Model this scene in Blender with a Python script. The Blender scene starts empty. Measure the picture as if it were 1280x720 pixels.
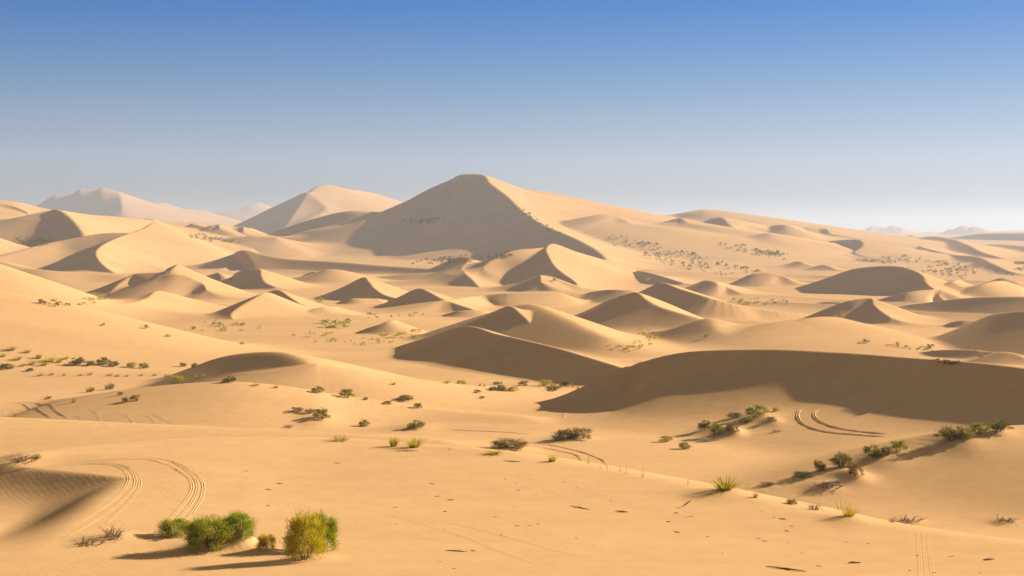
import bpy, bmesh, math, random
import numpy as np

DEBUG = False
QUALITY = 1.0
random.seed(7)
rng = np.random.default_rng(11)
C = bpy.context.scene.collection

# ---------------------------------------------------------------- camera model
F = 1758.0               # focal length in pixels of a 1280 wide picture
HORIZON = 288.0
PITCH = math.atan((360.0 - HORIZON) / F)
CP, SP = math.cos(PITCH), math.sin(PITCH)

def ray(px, py):
    """azimuth (from +y, towards +x) and rise per metre of horizontal range"""
    u = (px - 640.0) / F
    v = (360.0 - py) / F
    dx, dy, dz = u, CP + v * SP, -SP + v * CP
    return math.atan2(dx, dy), dz / math.hypot(dx, dy)

def at_range(px, py, r):
    a, s = ray(px, py)
    return (r * math.sin(a), r * math.cos(a), r * s)

# ---------------------------------------------------------------- the sand sheet (polar grid round the viewer)
def spans(parts):
    out = []
    for a, b, n in parts:
        out += list(np.linspace(a, b, max(2, int(n)), endpoint=False))
    return out

q = QUALITY
az = np.radians(np.array(spans([(-180, -40, 50), (-40, -27, 40), (-27, 27, 1400 * q), (27, 40, 40), (40, 180, 50)])))
rr = spans([(1.2, 30, 50)]) + spans([(30, 130, 420 * q)]) + list(np.geomspace(130, 1500, int(1150 * q), endpoint=False)) + list(np.geomspace(1500, 3500, 130, endpoint=False)) + list(np.geomspace(3500, 16000, 60))
rr = np.array(rr)
NR, NA = len(rr), len(az)
sa, ca = np.sin(az), np.cos(az)
X = rr[:, None] * sa[None, :]
Y = rr[:, None] * ca[None, :]

FT = np.array([(1, -13.5), (20, -13.8), (60, -14.5), (90, -15.5), (115, -16.3), (150, -18), (190, -19.8), (250, -22), (330, -24.6), (400, -25.6),
               (480, -26.4), (570, -27), (720, -27.2), (950, -25.5), (1200, -24), (1700, -21), (2500, -17), (4000, -14), (6000, -12), (17000, -10)])
lg = np.linspace(0, math.log(17000), 1500)
fz = np.interp(lg, np.log(FT[:, 0]), FT[:, 1])
kern = np.exp(-0.5 * (np.arange(-60, 61) / 20.0) ** 2)
kern /= kern.sum()
fz = np.convolve(np.pad(fz, 60, mode='edge'), kern, mode='valid')

def floor_z(r):
    return np.interp(np.log(np.maximum(r, 1.0)), lg, fz)

# smooth value noise
def lattice(seed):
    return np.random.default_rng(seed).random((256, 256))

def vnoise(x, y, lat):
    xi, yi = np.floor(x).astype(int), np.floor(y).astype(int)
    fx, fy = x - xi, y - yi
    fx, fy = fx * fx * fx * (fx * (fx * 6 - 15) + 10), fy * fy * fy * (fy * (fy * 6 - 15) + 10)
    a, b = lat[xi % 256, yi % 256], lat[(xi + 1) % 256, yi % 256]
    c, d = lat[xi % 256, (yi + 1) % 256], lat[(xi + 1) % 256, (yi + 1) % 256]
    return (a + (b - a) * fx) * (1 - fy) + (c + (d - c) * fx) * fy - 0.5

H = np.repeat(floor_z(rr)[:, None], NA, axis=1)
RR = np.repeat(rr[:, None], NA, axis=1)

def sstep(a, b, x):
    t = np.clip((x - a) / (b - a), 0, 1)
    return t * t * (3 - 2 * t)

def column(a):
    f = np.interp(a, az, np.arange(NA))
    i = int(f)
    t = f - i
    j = min(i + 1, NA - 1)
    return H[:, i] * (1 - t) + H[:, j] * t

def hit(px, py):
    """first point of the sand seen along the ray through a picture position"""
    a, s = ray(px, py)
    col = column(a)
    below = (rr * s) < col
    below[rr < 3] = False
    idx = np.argmax(below)
    if not below.any():
        return 3000.0, a
    g0, g1 = rr[idx - 1] * s - col[idx - 1], rr[idx] * s - col[idx]
    t = g0 / (g0 - g1) if g0 != g1 else 0
    t = min(max(t, 0), 1)
    return rr[idx - 1] + (rr[idx] - rr[idx - 1]) * t, a

def ground(x, y):
    a, r = math.atan2(x, y), math.hypot(x, y)
    return float(np.interp(r, rr, column(a)))

def spot(px, py):
    r, a = hit(px, py)
    x, y = r * math.sin(a), r * math.cos(a)
    return x, y, ground(x, y)

def catmull(P, n):
    P = np.array(P, float)
    if len(P) < 3:
        t = np.linspace(0, 1, n)[:, None]
        return P[0] * (1 - t) + P[-1] * t
    seg = np.sqrt(((P[1:, :2] - P[:-1, :2]) ** 2).sum(1)) + 1e-6
    T = np.concatenate([[0], np.cumsum(seg ** 0.6)])
    # piecewise cubic Hermite with finite-difference tangents
    m = np.zeros_like(P)
    m[1:-1] = 0.5 * ((P[2:] - P[1:-1]) / (T[2:] - T[1:-1])[:, None] + (P[1:-1] - P[:-2]) / (T[1:-1] - T[:-2])[:, None])
    m[0] = (P[1] - P[0]) / (T[1] - T[0])
    m[-1] = (P[-1] - P[-2]) / (T[-1] - T[-2])
    t = np.linspace(0, T[-1], n)
    k = np.clip(np.searchsorted(T, t, side='right') - 1, 0, len(P) - 2)
    h = (T[k + 1] - T[k])[:, None]
    u = ((t - T[k]) / (T[k + 1] - T[k]))[:, None]
    return ((2 * u ** 3 - 3 * u ** 2 + 1) * P[k] + (u ** 3 - 2 * u ** 2 + u) * h * m[k] + (-2 * u ** 3 + 3 * u ** 2) * P[k + 1] + (u ** 3 - u ** 2) * h * m[k + 1])

def dune(pts, shade=0.6, lit=0.35, r=0.0, k=None, n=None, reach=None, prof=None, mask=None, steep=0.42, lee_k=0.45):
    """A ridge of sand: crest points (x, y in the photo, y of its foot or -range); the lee side lies to the right of travel."""
    global H
    P = []
    for px, pc, pf in pts:
        if pf < 0:
            d = -pf
        else:
            d, _ = hit(px, pf)
        P.append(at_range(px, pc, d))
    # a crest never drops faster than sand can lie: its lower ends swing towards the viewer
    top = max(range(len(P)), key=lambda i: P[i][2])
    for step in (1, -1):
        i = top + step
        while 0 <= i < len(P):
            a, b = P[i - step], P[i]
            rest = [math.hypot(P[j][0], P[j][1]) for j in range(i, len(P) if step > 0 else -1, step)]
            for _ in range(60):
                drop, run = a[2] - b[2], math.hypot(a[0] - b[0], a[1] - b[1])
                if drop <= steep * run or math.hypot(*b[:2]) < 30:
                    break
                f = 1 - 0.004
                for j in range(i, len(P) if step > 0 else -1, step):
                    P[j] = tuple(c * f for c in P[j])
                b = P[i]
            i += step
    P = np.array(P)
    if DEBUG: print('DUNE', [(p[0], p[1], round(math.hypot(q_[0], q_[1])), round(q_[2], 1)) for p, q_ in zip(pts, P)])
    n = n or min(48, 6 * len(P))
    S = catmull(P, n)
    base = floor_z(np.hypot(S[:, 0], S[:, 1]))
    hh = max(float((S[:, 2] - base).max()), 0.5)
    if k is None:
        k = 0.3 * hh
    if reach is None:
        reach = (hh + k + r) / min(shade, lit) + 2 * r + 3
    cx, cy = S[:, 0], S[:, 1]
    rad = np.hypot(cx, cy)
    rlo, rhi = rad.min() - reach, rad.max() + reach
    i0, i1 = np.searchsorted(rr, max(rlo, 1)), np.searchsorted(rr, rhi)
    if rlo > 5:
        angs = np.arctan2(cx, cy)
        da = math.asin(min(1, reach / max(rad.min(), reach)))
        if angs.max() + da < math.pi and angs.min() - da > -math.pi:
            j0, j1 = np.searchsorted(az, angs.min() - da), np.searchsorted(az, angs.max() + da)
        else:
            j0, j1 = 0, NA
    else:
        j0, j1 = 0, NA
    x = X[i0:i1, j0:j1].ravel()
    y = Y[i0:i1, j0:j1].ravel()
    near = (x > cx.min() - reach) & (x < cx.max() + reach) & (y > cy.min() - reach) & (y < cy.max() + reach)
    idx = np.nonzero(near)[0]
    if not len(idx):
        return
    sub = H[i0:i1, j0:j1].ravel()
    A, B = S[:-1], S[1:]
    D = B - A
    L2 = (D[:, 0] ** 2 + D[:, 1] ** 2) + 1e-9
    L = np.sqrt(L2)
    for c0 in range(0, len(idx), 40000):
        ii = idx[c0:c0 + 40000]
        xx, yy = x[ii].astype(np.float32), y[ii].astype(np.float32)
        ax = xx[:, None] - A[None, :, 0].astype(np.float32)
        ay = yy[:, None] - A[None, :, 1].astype(np.float32)
        t = np.clip((ax * D[:, 0] + ay * D[:, 1]) / L2, 0, 1).astype(np.float32)
        ex, ey = ax - t * D[:, 0], ay - t * D[:, 1]
        d2 = ex * ex + ey * ey + 1e-4
        dm = d2.min(1)
        w = (dm[:, None] + 0.05) / (d2 + 0.05)
        w = w * w
        w = w * w
        w *= (L[None, :]).astype(np.float32)
        ws = w.sum(1)
        zc = (w * (A[None, :, 2] + t * D[None, :, 2])).sum(1) / ws
        side = (D[None, :, 0] * ey - D[None, :, 1] * ex) / L[None, :] / np.sqrt(d2)   # +1 = left of travel (lit), -1 = right (lee)
        side = (w * side).sum(1) / ws
        d = np.sqrt(dm)
        tt = sstep(-0.6, 0.6, side)
        sl = shade + (lit - shade) * tt
        if r > 0:
            f = sl * (np.sqrt(d * d + r * r) - r)
        else:
            f = sl * d
        if prof:
            f = prof(d, tt, f)
        elif shade >= 0.4:
            # lee faces ease off towards their foot
            Lc = max(0.3 * hh / shade, .3)
            f = f * tt + (1 - tt) * shade * (0.66 * f / sl + 0.34 * Lc * (1 - np.exp(-f / sl / Lc)))
        hd = zc - f
        if mask:
            hd = hd - mask(xx, yy)
        h0 = sub[ii]
        kk = k * (lee_k + (1 - lee_k) * tt)
        kk = np.clip(0.85 * (zc - h0), 0.02, kk)          # the blend fills the foot but never lifts the crest
        hn = np.maximum(h0, hd) + np.maximum(kk - np.abs(h0 - hd), 0) ** 2 / (4 * kk)
        sub[ii] = hn
    H[i0:i1, j0:j1] = sub.reshape(i1 - i0, j1 - j0)

# ---------------------------------------------------------------- the dunes, far to near
# gentle undulation of the floor
l1, l2, l3, l4 = lattice(1), lattice(2), lattice(3), lattice(4)
H += vnoise(X / 90, Y / 90, l1) * 1.4 * sstep(120, 400, RR) * (1 - 0.6 * sstep(900, 2500, RR))
H += vnoise(X / 28 + 9, Y / 28, l2) * 0.4 * sstep(60, 200, RR) * (1 - sstep(1200, 2500, RR))
# low linked swells with a drawn-out sunny side, between the dunes
wx = X + 26 * vnoise(X / 75 + 5, Y / 75, l3)
wy = Y + 26 * vnoise(X / 75, Y / 75 + 8, l2)
H += (1 - 2.2 * np.abs(vnoise((wx * .8 + wy * .6) / 62, (wy * .8 - wx * .6) / 120 + 3, l4))) ** 2 * 1.9 * sstep(230, 420, RR) * (1 - sstep(800, 1500, RR))
# far mountains of sand
dune([(1040, 292, -6300), (1068, 286, -6150), (1085, 283, -6050), (1095, 281, -5980), (1108, 282.5, -5900), (1122, 281, -5800), (1130, 289, -5650)], .75, .3, r=4)
dune([(1120, 291, -5678), (1165, 287, -5678), (1190, 289, -5678)], .4, .3, r=8)
dune([(1145, 297, -5000), (1175, 291, -4850), (1195, 283, -4700), (1204, 281.5, -4640), (1212, 281, -4580), (1228, 287, -4450), (1236, 292, -4350)], .7, .3, r=4)
dune([(1215, 288, -5059), (1250, 285, -5059), (1290, 284, -5059), (1400, 286, -5059)], .3, .3, r=8)
dune([(1165, 300, -2900), (1195, 296, -2780), (1215, 293, -2700), (1240, 291, -2620), (1280, 291, -2500), (1340, 293, -2350), (1420, 297, -2200)], .7, .3, r=8)
dune([(20, 262, -4570), (48, 250, -4482), (75, 242, -4395), (86, 241.5, -4384), (97, 237, -4319), (112, 234, -4243), (119, 236, -4216), (128, 234, -4189), (134, 237, -4160), (142, 244, -4134), (158, 250, -4058), (150, 258, -3971), (143, 268, -3874)], .8, .22, r=3)
dune([(135, 243, -4314), (170, 252, -4314), (210, 259, -4314), (250, 263, -4314)], .3, .3, r=8, mask=lambda x, y: .5 * np.maximum(0, -1224 - x))
dune([(185, 262, -6154), (200, 252, -6154), (225, 259, -6154), (250, 262, -6154)], .3, .3, r=8)
dune([(255, 268, -6154), (285, 257, -6154), (310, 258, -6154), (322, 252, -6154), (345, 260, -6154)], .3, .3, r=8)
dune([(300, 286, -2709), (330, 270, -2649), (360, 252, -2563), (384, 240, -2477), (390, 247, -2425), (404, 258, -2356), (408, 263, -2313), (392, 273, -2253), (372, 284, -2193)], .55, .3, r=3)
dune([(384, 240, -2485), (398, 233, -2546), (408, 231, -2580), (430, 236, -2614), (460, 240, -2649), (495, 251, -2683)], .25, .25, r=10, mask=lambda x, y: .5 * np.maximum(0, -352 - x))
# left skyline
dune([(-220, 236, -1500), (-60, 244, -1450), (0, 250, -1420), (28, 254, -1420), (58, 261, -1420), (80, 266, -1430), (150, 271, -1450), (190, 277, -1480), (240, 278, -1500), (300, 284, -1520), (352, 288, -1520)], .13, .3, r=4, k=8, mask=lambda x, y: .3 * np.maximum(0, x + .185 * y))
dune([(-10, 252, -1380), (12, 256, -1370), (30, 263, -1350), (38, 270, -1330)], .5, .2, k=2)
dune([(240, 279, -1440), (262, 285, -1420), (290, 292, -1390), (340, 297, -1350)], .5, .16, k=2)
dune([(180, 280, -1450), (186, 272, -1450), (196, 277, -1440)], .5, .3, k=1)
dune([(266, 281, -1400), (273, 280, -1400), (274, 285, -1390)], .5, .3, k=1)
dune([(292, 285, -1400), (303, 283, -1400), (304, 290, -1390)], .5, .3, k=1)
dune([(270, 298, -1300), (310, 295, -1290), (345, 296, -1280)], .4, .2, k=2)
dune([(0, 275, -1200), (25, 275, -1190), (48, 271, -1180), (60, 265, -1170), (70, 261.5, -1160), (82, 267, -1130), (92, 276, -1100), (101, 287, -1060), (107, 298, -1020)], .5, .33, r=1.5)
dune([(70, 262, -1180), (110, 268, -1230), (185, 275, -1320)], .3, .25, r=3)
dune([(-140, 265, -1060), (-60, 280, -1060), (-20, 291, -1060), (0, 297.5, -1060), (22, 305, -1060)], .4, .42, r=2, k=1.5)
# the great dune and the long sunlit ridge behind it
dune([(635, 236, -1520), (662, 237, -1540), (700, 248, -1570), (760, 264, -1620), (800, 270, -1660), (838, 268, -1700), (858, 265, -1700), (882, 261.5, -1700), (905, 265, -1740), (960, 275, -1830), (1000, 283.5, -1900), (1040, 286, -1950), (1075, 290, -1980), (1110, 293, -1990)], .115, .3, r=5, k=14, mask=lambda x, y: 0.45 * np.maximum(0, 59 - (y - 890) * 0.105 - x + 8))
dune([(200, 325, -1640), (260, 316, -1600), (300, 306, -1560), (350, 288, -1500), (400, 272, -1440), (440, 263.5, -1400), (470, 265, -1385)], .66, .3, r=12, k=6)
dune([(455, 275, -1385), (480, 263.5, -1385), (520, 246, -1400), (545, 234, -1410), (562, 225, -1410), (577, 218, -1405), (602, 218, -1390), (613, 229, -1345), (634, 245, -1290), (655, 265, -1215), (680, 281, -1130), (715, 296, -1040), (740, 309, -975), (756, 321, -925), (760, 331, -890)], .5, .32, r=1.5, n=72, k=16)
for pts, sh in [([(890, 273, 284), (903, 272, 288), (916, 283, 293), (944, 293, 297)], .45), ([(838, 278, 290), (850, 272, 290), (860, 279, 291)], .3),
                ([(970, 281, 287), (985, 281, 291), (1012, 291, 294)], .45), ([(1010, 284, 288), (1030, 285, 290), (1038, 292, 294)], .5),
                ([(960, 291, 297), (990, 295, 299), (1010, 299, 301)], .25), ([(1040, 301, 303), (1062, 299.5, 308), (1075, 300, 312), (1079, 307, 315), (1068, 315, 318)], .6),
                ([(1058, 319, 321), (1070, 322, 324), (1085, 324, 326)], .5), ([(750, 268, 285), (770, 270, 287), (790, 280, 291)], .2)]:
    dune(pts, sh, .15, k=2.5, r=1)
dune([(1068, 291, -2050), (1085, 290.5, -2000), (1097, 295, -1950), (1110, 300, -1880), (1140, 304, -1620), (1160, 311, -1320), (1190, 318, -1220), (1222, 321, -1090), (1238, 328, -960), (1262, 339, -850)], .5, .16, k=3, r=.6)
dune([(1118, 300, -2300), (1135, 294, -2250), (1143, 296, -2200)], .6, .3, k=1.5)
dune([(1145, 298, -2000), (1165, 295.5, -1800), (1190, 299, -1600), (1210, 306, -1400), (1228, 315, -1280), (1248, 321, -1200)], .5, .2, k=3, r=1)
dune([(1222, 306, -2000), (1252, 305.5, -1700), (1290, 309, -1500), (1340, 318, -1300)], .5, .2, k=3, r=1)
dune([(984, 330, 331), (1000, 327, 333), (1012, 331, 334)], .4, .2, k=2)
dune([(1014, 334, 336), (1030, 331, 338), (1045, 336, 339)], .4, .2, k=2)
# left middle distance
dune([(-40, 330, -960), (0, 320, -980), (40, 309, -1000), (75, 301, -1015), (112, 294, -1020), (135, 291, -1020), (160, 291, -1015)], .45, .3, r=2.5)
dune([(262, 304, -1060), (225, 291, -1040), (197, 277.5, -1010), (180, 285, -985), (160, 292, -965), (140, 300, -940), (125, 308.5, -905), (120, 317, -880), (125, 327, -860), (137, 337, -842), (150, 344, -830)], .6, .38, r=.5)
dune([(286, 333, -915), (291, 318, -908), (305, 312.5, -902), (330, 318, -893), (360, 323.5, -882), (420, 327, -862), (480, 332, -842), (545, 336, -822)], .6, .25, r=1)
dune([(-60, 318, 352), (0, 326, 352), (30, 334, 352), (60, 338, 352), (110, 341, 351), (155, 343.5, 351)], .35, .2, r=2)
dune([(266, 352, -722), (271, 341, -714), (278, 344, -706), (287, 356, -692)], .45, .3, r=1.5)
dune([(282, 355, -696), (291, 345, -690), (301, 338.5, -684), (324, 336, -672), (327, 345, -660), (332, 353, -648), (344, 358, -640)], .55, .28, r=.4)
dune([(372, 348, -772), (383, 342, -762), (394, 339.5, -752), (394, 346, -740), (392, 351.5, -730)], .6, .28)
dune([(395, 341, 350), (412, 336.5, 351), (440, 340, 351), (455, 344, 351)], .3, .3, r=1)
dune([(536, 337, -806), (552, 331, -790), (568, 322.5, -772), (587, 322.5, -748), (583, 329, -722), (577, 336, -700), (582, 342, -682), (590, 349, -662), (602, 360, -636), (622, 367, -616), (646, 371, -600)], .5, .33, r=.3)
dune([(480, 345, -760), (520, 341.5, -748), (560, 340, -738), (582, 340, -730)], .25, .2, r=1)
dune([(604, 333, -700), (622, 320, -706), (645, 312.5, -714), (668, 310.5, -722), (682, 309, -730)], .55, .3, r=.4)
dune([(712, 312, -765), (700, 307, -758), (691, 304.5, -748), (683, 311, -718), (687, 322, -692), (694, 333, -668), (706, 343, -640), (720, 353, -612), (727, 366, -588)], .55, .34, r=.3)

dune([(650, 353, -604), (676, 344, -596), (692, 347, -590), (718, 357, -582)], .25, .3, r=1)
dune([(664, 350, -594), (674, 343.5, -588), (676, 352, -576)], .6, .3, k=.6)
dune([(797, 338, 342), (812, 341, 349), (830, 346, 353), (853, 353, 355)], .6, .2, k=1.5)
dune([(862, 359, 361), (875, 353, 366), (893, 352, 368), (908, 358, 368), (926, 366, 369)], .5, .2, r=.8)
dune([(922, 353, 354), (938, 343, 356), (955, 340.5, 356), (975, 343, 356), (993, 352, 355)], .5, .3, r=1)
dune([(962, 368, -645), (1000, 358, -636), (1035, 347, -627), (1060, 338, -620), (1085, 333.5, -613), (1119, 332.5, -605), (1140, 337, -598), (1153, 344, -590), (1158, 353, -574), (1168, 361, -558), (1190, 370, -545)], .55, .3, r=.4)
dune([(1181, 356, 357), (1193, 351, 357.5), (1205, 354, 357)], .5, .3, k=1)
dune([(1238, 351, 356), (1252, 347, 357), (1268, 350, 357)], .5, .3, k=1)
dune([(1203, 367, 368), (1230, 355, 369), (1249, 351, 369), (1268, 355, 369), (1295, 364, 369), (1330, 372, 374)], .5, .3, r=.5)
dune([(1098, 374, 376), (1130, 366, 378), (1160, 362, 378), (1177, 362, 378), (1173, 369, 378), (1181, 376, 379)], .6, .3)
dune([(436, 355, -562), (455, 346.5, -550), (461, 352, -540), (468, 360, -531), (481, 368.5, -522), (497, 373, -514)], .6, .3, r=.3)
dune([(425, 376.5, 378), (440, 373, 380), (472, 373, 379)], .6, .15, k=.8)
dune([(504, 370, -496), (513, 364, -488), (526, 360.5, -478), (537, 365, -470), (552, 373, -460), (590, 386, -446)], .55, .3, r=.3)
dune([(556, 375.5, 377), (600, 369.5, 381), (640, 366, 381), (698, 366, 380), (715, 371, 379), (733, 375, 378)], .5, .15, r=.6)
dune([(738, 365, 368), (765, 362, 375), (790, 363, 375), (803, 367, 372)], .5, .2, r=.6)
dune([(555, 393, 395), (575, 388, 396), (600, 388, 396), (612, 389, 395)], .5, .2, k=.8)
dune([(138, 366, 370), (152, 352, 371), (168, 342, 371), (200, 340, 371), (213, 337, 371), (223, 330, 370)], .5, .3)
dune([(198, 345, -570), (215, 342, -569), (235, 345, -567), (253, 354, -563), (258, 362, -558)], .5, .3)
dune([(222, 369, -452), (198, 363.5, -445), (185, 373, -430), (168, 384, -415), (150, 393, -405), (126, 400, -398)], .4, .3, r=.3)
dune([(336, 364, 386), (350, 363, 388), (365, 373, 389), (384, 385, 390)], .6, .3)
dune([(350, 373, -418), (333, 365.5, -402), (316, 374, -392), (299, 384, -383), (289, 393, -376), (295, 401, -370), (312, 406, -366)], .36, .38, r=.2)
dune([(392, 387, 390), (405, 384, 391), (420, 383, 391)], .4, .2, r=.5)
dune([(448, 414, 416), (465, 408, 417), (485, 402, 417), (494, 399.5, 416)], .5, .25, k=.8)
dune([(798, 369, 373), (815, 358, 384), (830, 353.5, 390), (850, 361, 394), (880, 370, 397), (910, 378, 398), (940, 384, 398), (970, 388.5, 398), (1010, 393, 397)], .58, .3, r=.4)
dune([(1010, 395, 398), (1040, 383, 401), (1060, 376, 401), (1088, 372.5, -408), (1092, 380, -403), (1100, 388, -397), (1114, 397, -391)], .55, .3, r=.2)
dune([(1012, 381, -489), (1030, 377, -486), (1050, 377, -482)], .4, .2, k=1)
dune([(1108, 386, -476), (1130, 382, -470), (1160, 378, -455), (1200, 373, -442), (1240, 371, -434), (1300, 371, -430), (1400, 377, -430)], .5, .2, r=.8)
dune([(1187, 403, 408), (1200, 400.5, 409), (1216, 400, 409)], .6, .2, k=.8)
dune([(1212, 413, -312), (1222, 403, -307), (1240, 394, -300), (1262, 390, -292), (1300, 388, -286), (1400, 395, -278)], .5, .3, r=1)
dune([(736, 387, -395), (765, 374, -375), (786, 367, -360), (797, 365.5, -352), (808, 374, -346), (825, 383, -342), (850, 391, -338), (872, 397, -336), (893, 403, -336)], .5, .33, r=.3)
dune([(796, 417, -312), (840, 411, -308), (868, 402, -303), (886, 398, -298), (893, 406, -290), (900, 416, -282)], .36, .25, r=1.5)
dune([(936, 417, 419), (960, 412, 420), (982, 403, 422), (989, 400.5, 423)], .55, .25, k=.8)
dune([(990, 401, 424), (1012, 398, 425), (1045, 396.5, 425), (1080, 404, 425), (1130, 414, 425)], .12, .22, r=2)
dune([(776, 436, 438), (790, 432, 441), (805, 433, 441), (819, 439, 441)], .5, .2, k=.6)
dune([(1150, 440, 441), (1180, 437, 446), (1220, 437.5, 449), (1240, 440, 450), (1252, 445, 452)], .55, .2, k=.8)
dune([(1232, 444, 450), (1252, 440, 454), (1270, 442, 455), (1290, 452, 456)], .4, .3, r=.5)
# the pair of stacked lee faces in the middle
dune([(652, 381, -300), (664, 380, -296), (700, 395, -275), (755, 421, -250)], .33, .33, r=1.5)
dune([(580, 410, -312), (610, 395, -300), (637, 382.5, -287), (651, 392, -280), (662, 403, -275), (666, 413, -272)], .5, .33, r=.2)
dune([(490, 435.5, -270), (540, 420, -255), (583, 407.5, -240), (620, 417, -226), (660, 426, -208), (700, 436, -194), (740, 448, -183), (788, 463, -173)], .55, .3, r=.3)
# smooth sunlit flanks coming in from the left
dune([(-320, 285, -470), (-200, 292, -450), (-110, 300, -430), (-60, 313, -425)], .3, .42, r=2)
dune([(-420, 320, -300), (-250, 328, -290), (-150, 338, -282), (-70, 351, -280)], .2, .36, r=3, k=5)
dune([(250, 457, -192), (275, 447.5, -179), (300, 442, -168), (340, 439.5, -160), (365, 443, -155), (385, 452, -151), (398, 465, -150), (404, 480, -150)], .5, .22, r=1)
dune([(397, 455, 476), (440, 462, 480), (500, 471, 484), (580, 481, 489)], .15, .2, r=2)
# near: the dark lee face, the low rises in front of it
dune([(642, 508, -148), (690, 498, -146), (720, 487, -143.5), (760, 470, -141), (800, 453, -139), (850, 441, -136.5), (900, 437, -134), (960, 436.5, -131.5), (1000, 438, -130), (1060, 441, -128), (1100, 444, -126), (1150, 448, -123), (1200, 452, -120), (1280, 460, -115), (1420, 478, -108)], .62, .2, r=.8, k=2.4, lee_k=1.4, reach=34, prof=lambda d, tt, f: tt * f + (1 - tt) * (.345 * d + .26 * 2.4 * (1 - np.exp(-np.sqrt(d * d + .36) / 2.4 + .25))))
dune([(-120, 512, 520), (60, 500, 510), (140, 490, 507), (215, 480.5, 509), (300, 478, 513), (385, 488, 515), (430, 497, 516), (530, 511, 521), (650, 522, 526)], .11, .28, r=3, k=1.5)
dune([(-150, 517, 565), (0, 523, 562), (150, 530, 562), (300, 537, 562), (420, 543, 562), (540, 551, 564)], .1, .25, r=2, k=1)
dune([(930, 500, -130), (1000, 490, -127), (1100, 494, -122), (1200, 506, -116), (1300, 520, -110), (1420, 540, -104)], .12, .3, r=1, k=.6)
dune([(940, 613, -82), (1000, 598, -84), (1060, 580, -87), (1130, 560, -90), (1200, 541, -93), (1280, 533, -96), (1420, 528, -99), (1700, 530, -104)], .085, .25, r=1.5, k=.8)
# the dune underfoot
H0 = H.copy()
dune([(-400, 640, -50), (-150, 600, -55), (0, 581, -58), (60, 566, -60), (150, 556, -62), (250, 550, -63), (400, 549, -63), (500, 556, -61), (600, 565, -58), (700, 580, -55), (800, 598, -52), (900, 619, -48), (1000, 643, -45), (1100, 662, -43), (1280, 687, -41), (1450, 706, -39), (1800, 730, -37)],
     .012, .33, r=3, k=1.2, n=60, reach=150,
     prof=lambda d, tt, f: tt * f + (1 - tt) * (-0.012 * np.minimum(d, 60) + 0.012 * np.maximum(d - 60, 0) ** 2))
# wind-scooped hollow on the left of it
def scoop(line, depth, slope, near, far):
    P = np.array([(p[0], p[1], 0.0) for p in line])
    S = catmull(P, 40)
    i0, i1 = np.searchsorted(rr, 32), np.searchsorted(rr, 66)
    j0, j1 = np.searchsorted(az, -.62), np.searchsorted(az, -.16)
    x, y = X[i0:i1, j0:j1], Y[i0:i1, j0:j1]
    best = np.full(x.shape, 1e9); sd = np.zeros(x.shape); sp = np.zeros(x.shape)
    for k_ in range(len(S) - 1):
        d_ = S[k_ + 1, :2] - S[k_, :2]
        L2_ = (d_ ** 2).sum()
        ax, ay = x - S[k_, 0], y - S[k_, 1]
        t_ = np.clip((ax * d_[0] + ay * d_[1]) / L2_, 0, 1)
        ex, ey = ax - t_ * d_[0], ay - t_ * d_[1]
        d2 = ex * ex + ey * ey
        m_ = d2 < best
        best = np.where(m_, d2, best)
        sd = np.where(m_, (d_[0] * ey - d_[1] * ex) / math.sqrt(L2_), sd)
        sp = np.where(m_, (k_ + t_) / (len(S) - 1), sp)
    d = np.sqrt(best)
    dep = depth * (1 - sstep(-17.4, -13.8, x + (y - 52) * .08))
    drop = dep * (1 - np.exp(-(d * slope / np.maximum(dep, .02)) ** 1.3)) * (1 - sstep(near, far, d))
    H[i0:i1, j0:j1] -= np.where(sd < 0, drop, 0)
scoop([(-42, 63.5), (-31, 59.5), (-24, 56.2), (-20.5, 54.6), (-18, 53.4), (-16, 52.2), (-14, 50.8), (-11, 49)], 1.1, .62, 4.5, 14.0)
# the rise the viewer stands on
cam_rise = -1.66 - 0.23 * (np.sqrt(RR ** 2 + 9) - 3)
kk = 2.0
H = np.maximum(H, cam_rise) + np.maximum(kk - np.abs(H - cam_rise), 0) ** 2 / (4 * kk)
H[RR > 36] = np.maximum(H, -1e9)[RR > 36]
H += vnoise(X / 6 + 3, Y / 6, l3) * 0.07 * sstep(8, 25, RR) * (1 - sstep(150, 300, RR))

# little hummocks of sand caught by the shrubs: picture position, height, half widths across and along the view
def hummock(px, py, h, sx, sy):
    global H
    x, y, z = spot(px, py)
    i0, i1 = np.searchsorted(rr, max(1, math.hypot(x, y) - 4 * max(sx, sy))), np.searchsorted(rr, math.hypot(x, y) + 4 * max(sx, sy))
    H[i0:i1] += h * np.exp(-((X[i0:i1] - x) / sx) ** 2 - ((Y[i0:i1] - y) / sy) ** 2)
for a in [(268, 684, .28, .75, .8), (305, 680, .34, .42, .6), (330, 690, .12, .5, .5), (390, 699, .1, .6, .6), (150, 672, .14, .5, .5), (120, 674, .08, .5, .5),
          (900, 541, .35, 1.4, 2.5), (916, 540, .5, .7, 1.2), (945, 522, .3, 1.6, 3), (965, 527, .2, .8, 1.5), (714, 549, .3, 1.5, 2), (640, 562, .3, 1.6, 2),
          (1068, 600, .35, .9, 1.2), (1030, 610, .22, 1.0, 1.2), (1052, 592, .2, 1.2, 1.5), (905, 618, .2, 1.2, 1.2), (1200, 552, .3, 1.5, 2.5), (1240, 540, .25, 1.2, 2),
          (1100, 572, .25, 1.3, 2), (1136, 653, .14, .7, .8), (1255, 653, .12, .7, .8), (30, 575, .2, 1.0, 1.5), (400, 525, .3, 1.6, 3), (518, 536, .25, 1.8, 3), (1060, 650, .12, .7, .8)]:
    hummock(*a)
# ---------------------------------------------------------------- materials
def mat(name):
    m = bpy.data.materials.new(name)
    m.use_nodes = True
    nt = m.node_tree
    return m, nt, nt.nodes, nt.links, nt.nodes['Principled BSDF']

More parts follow.
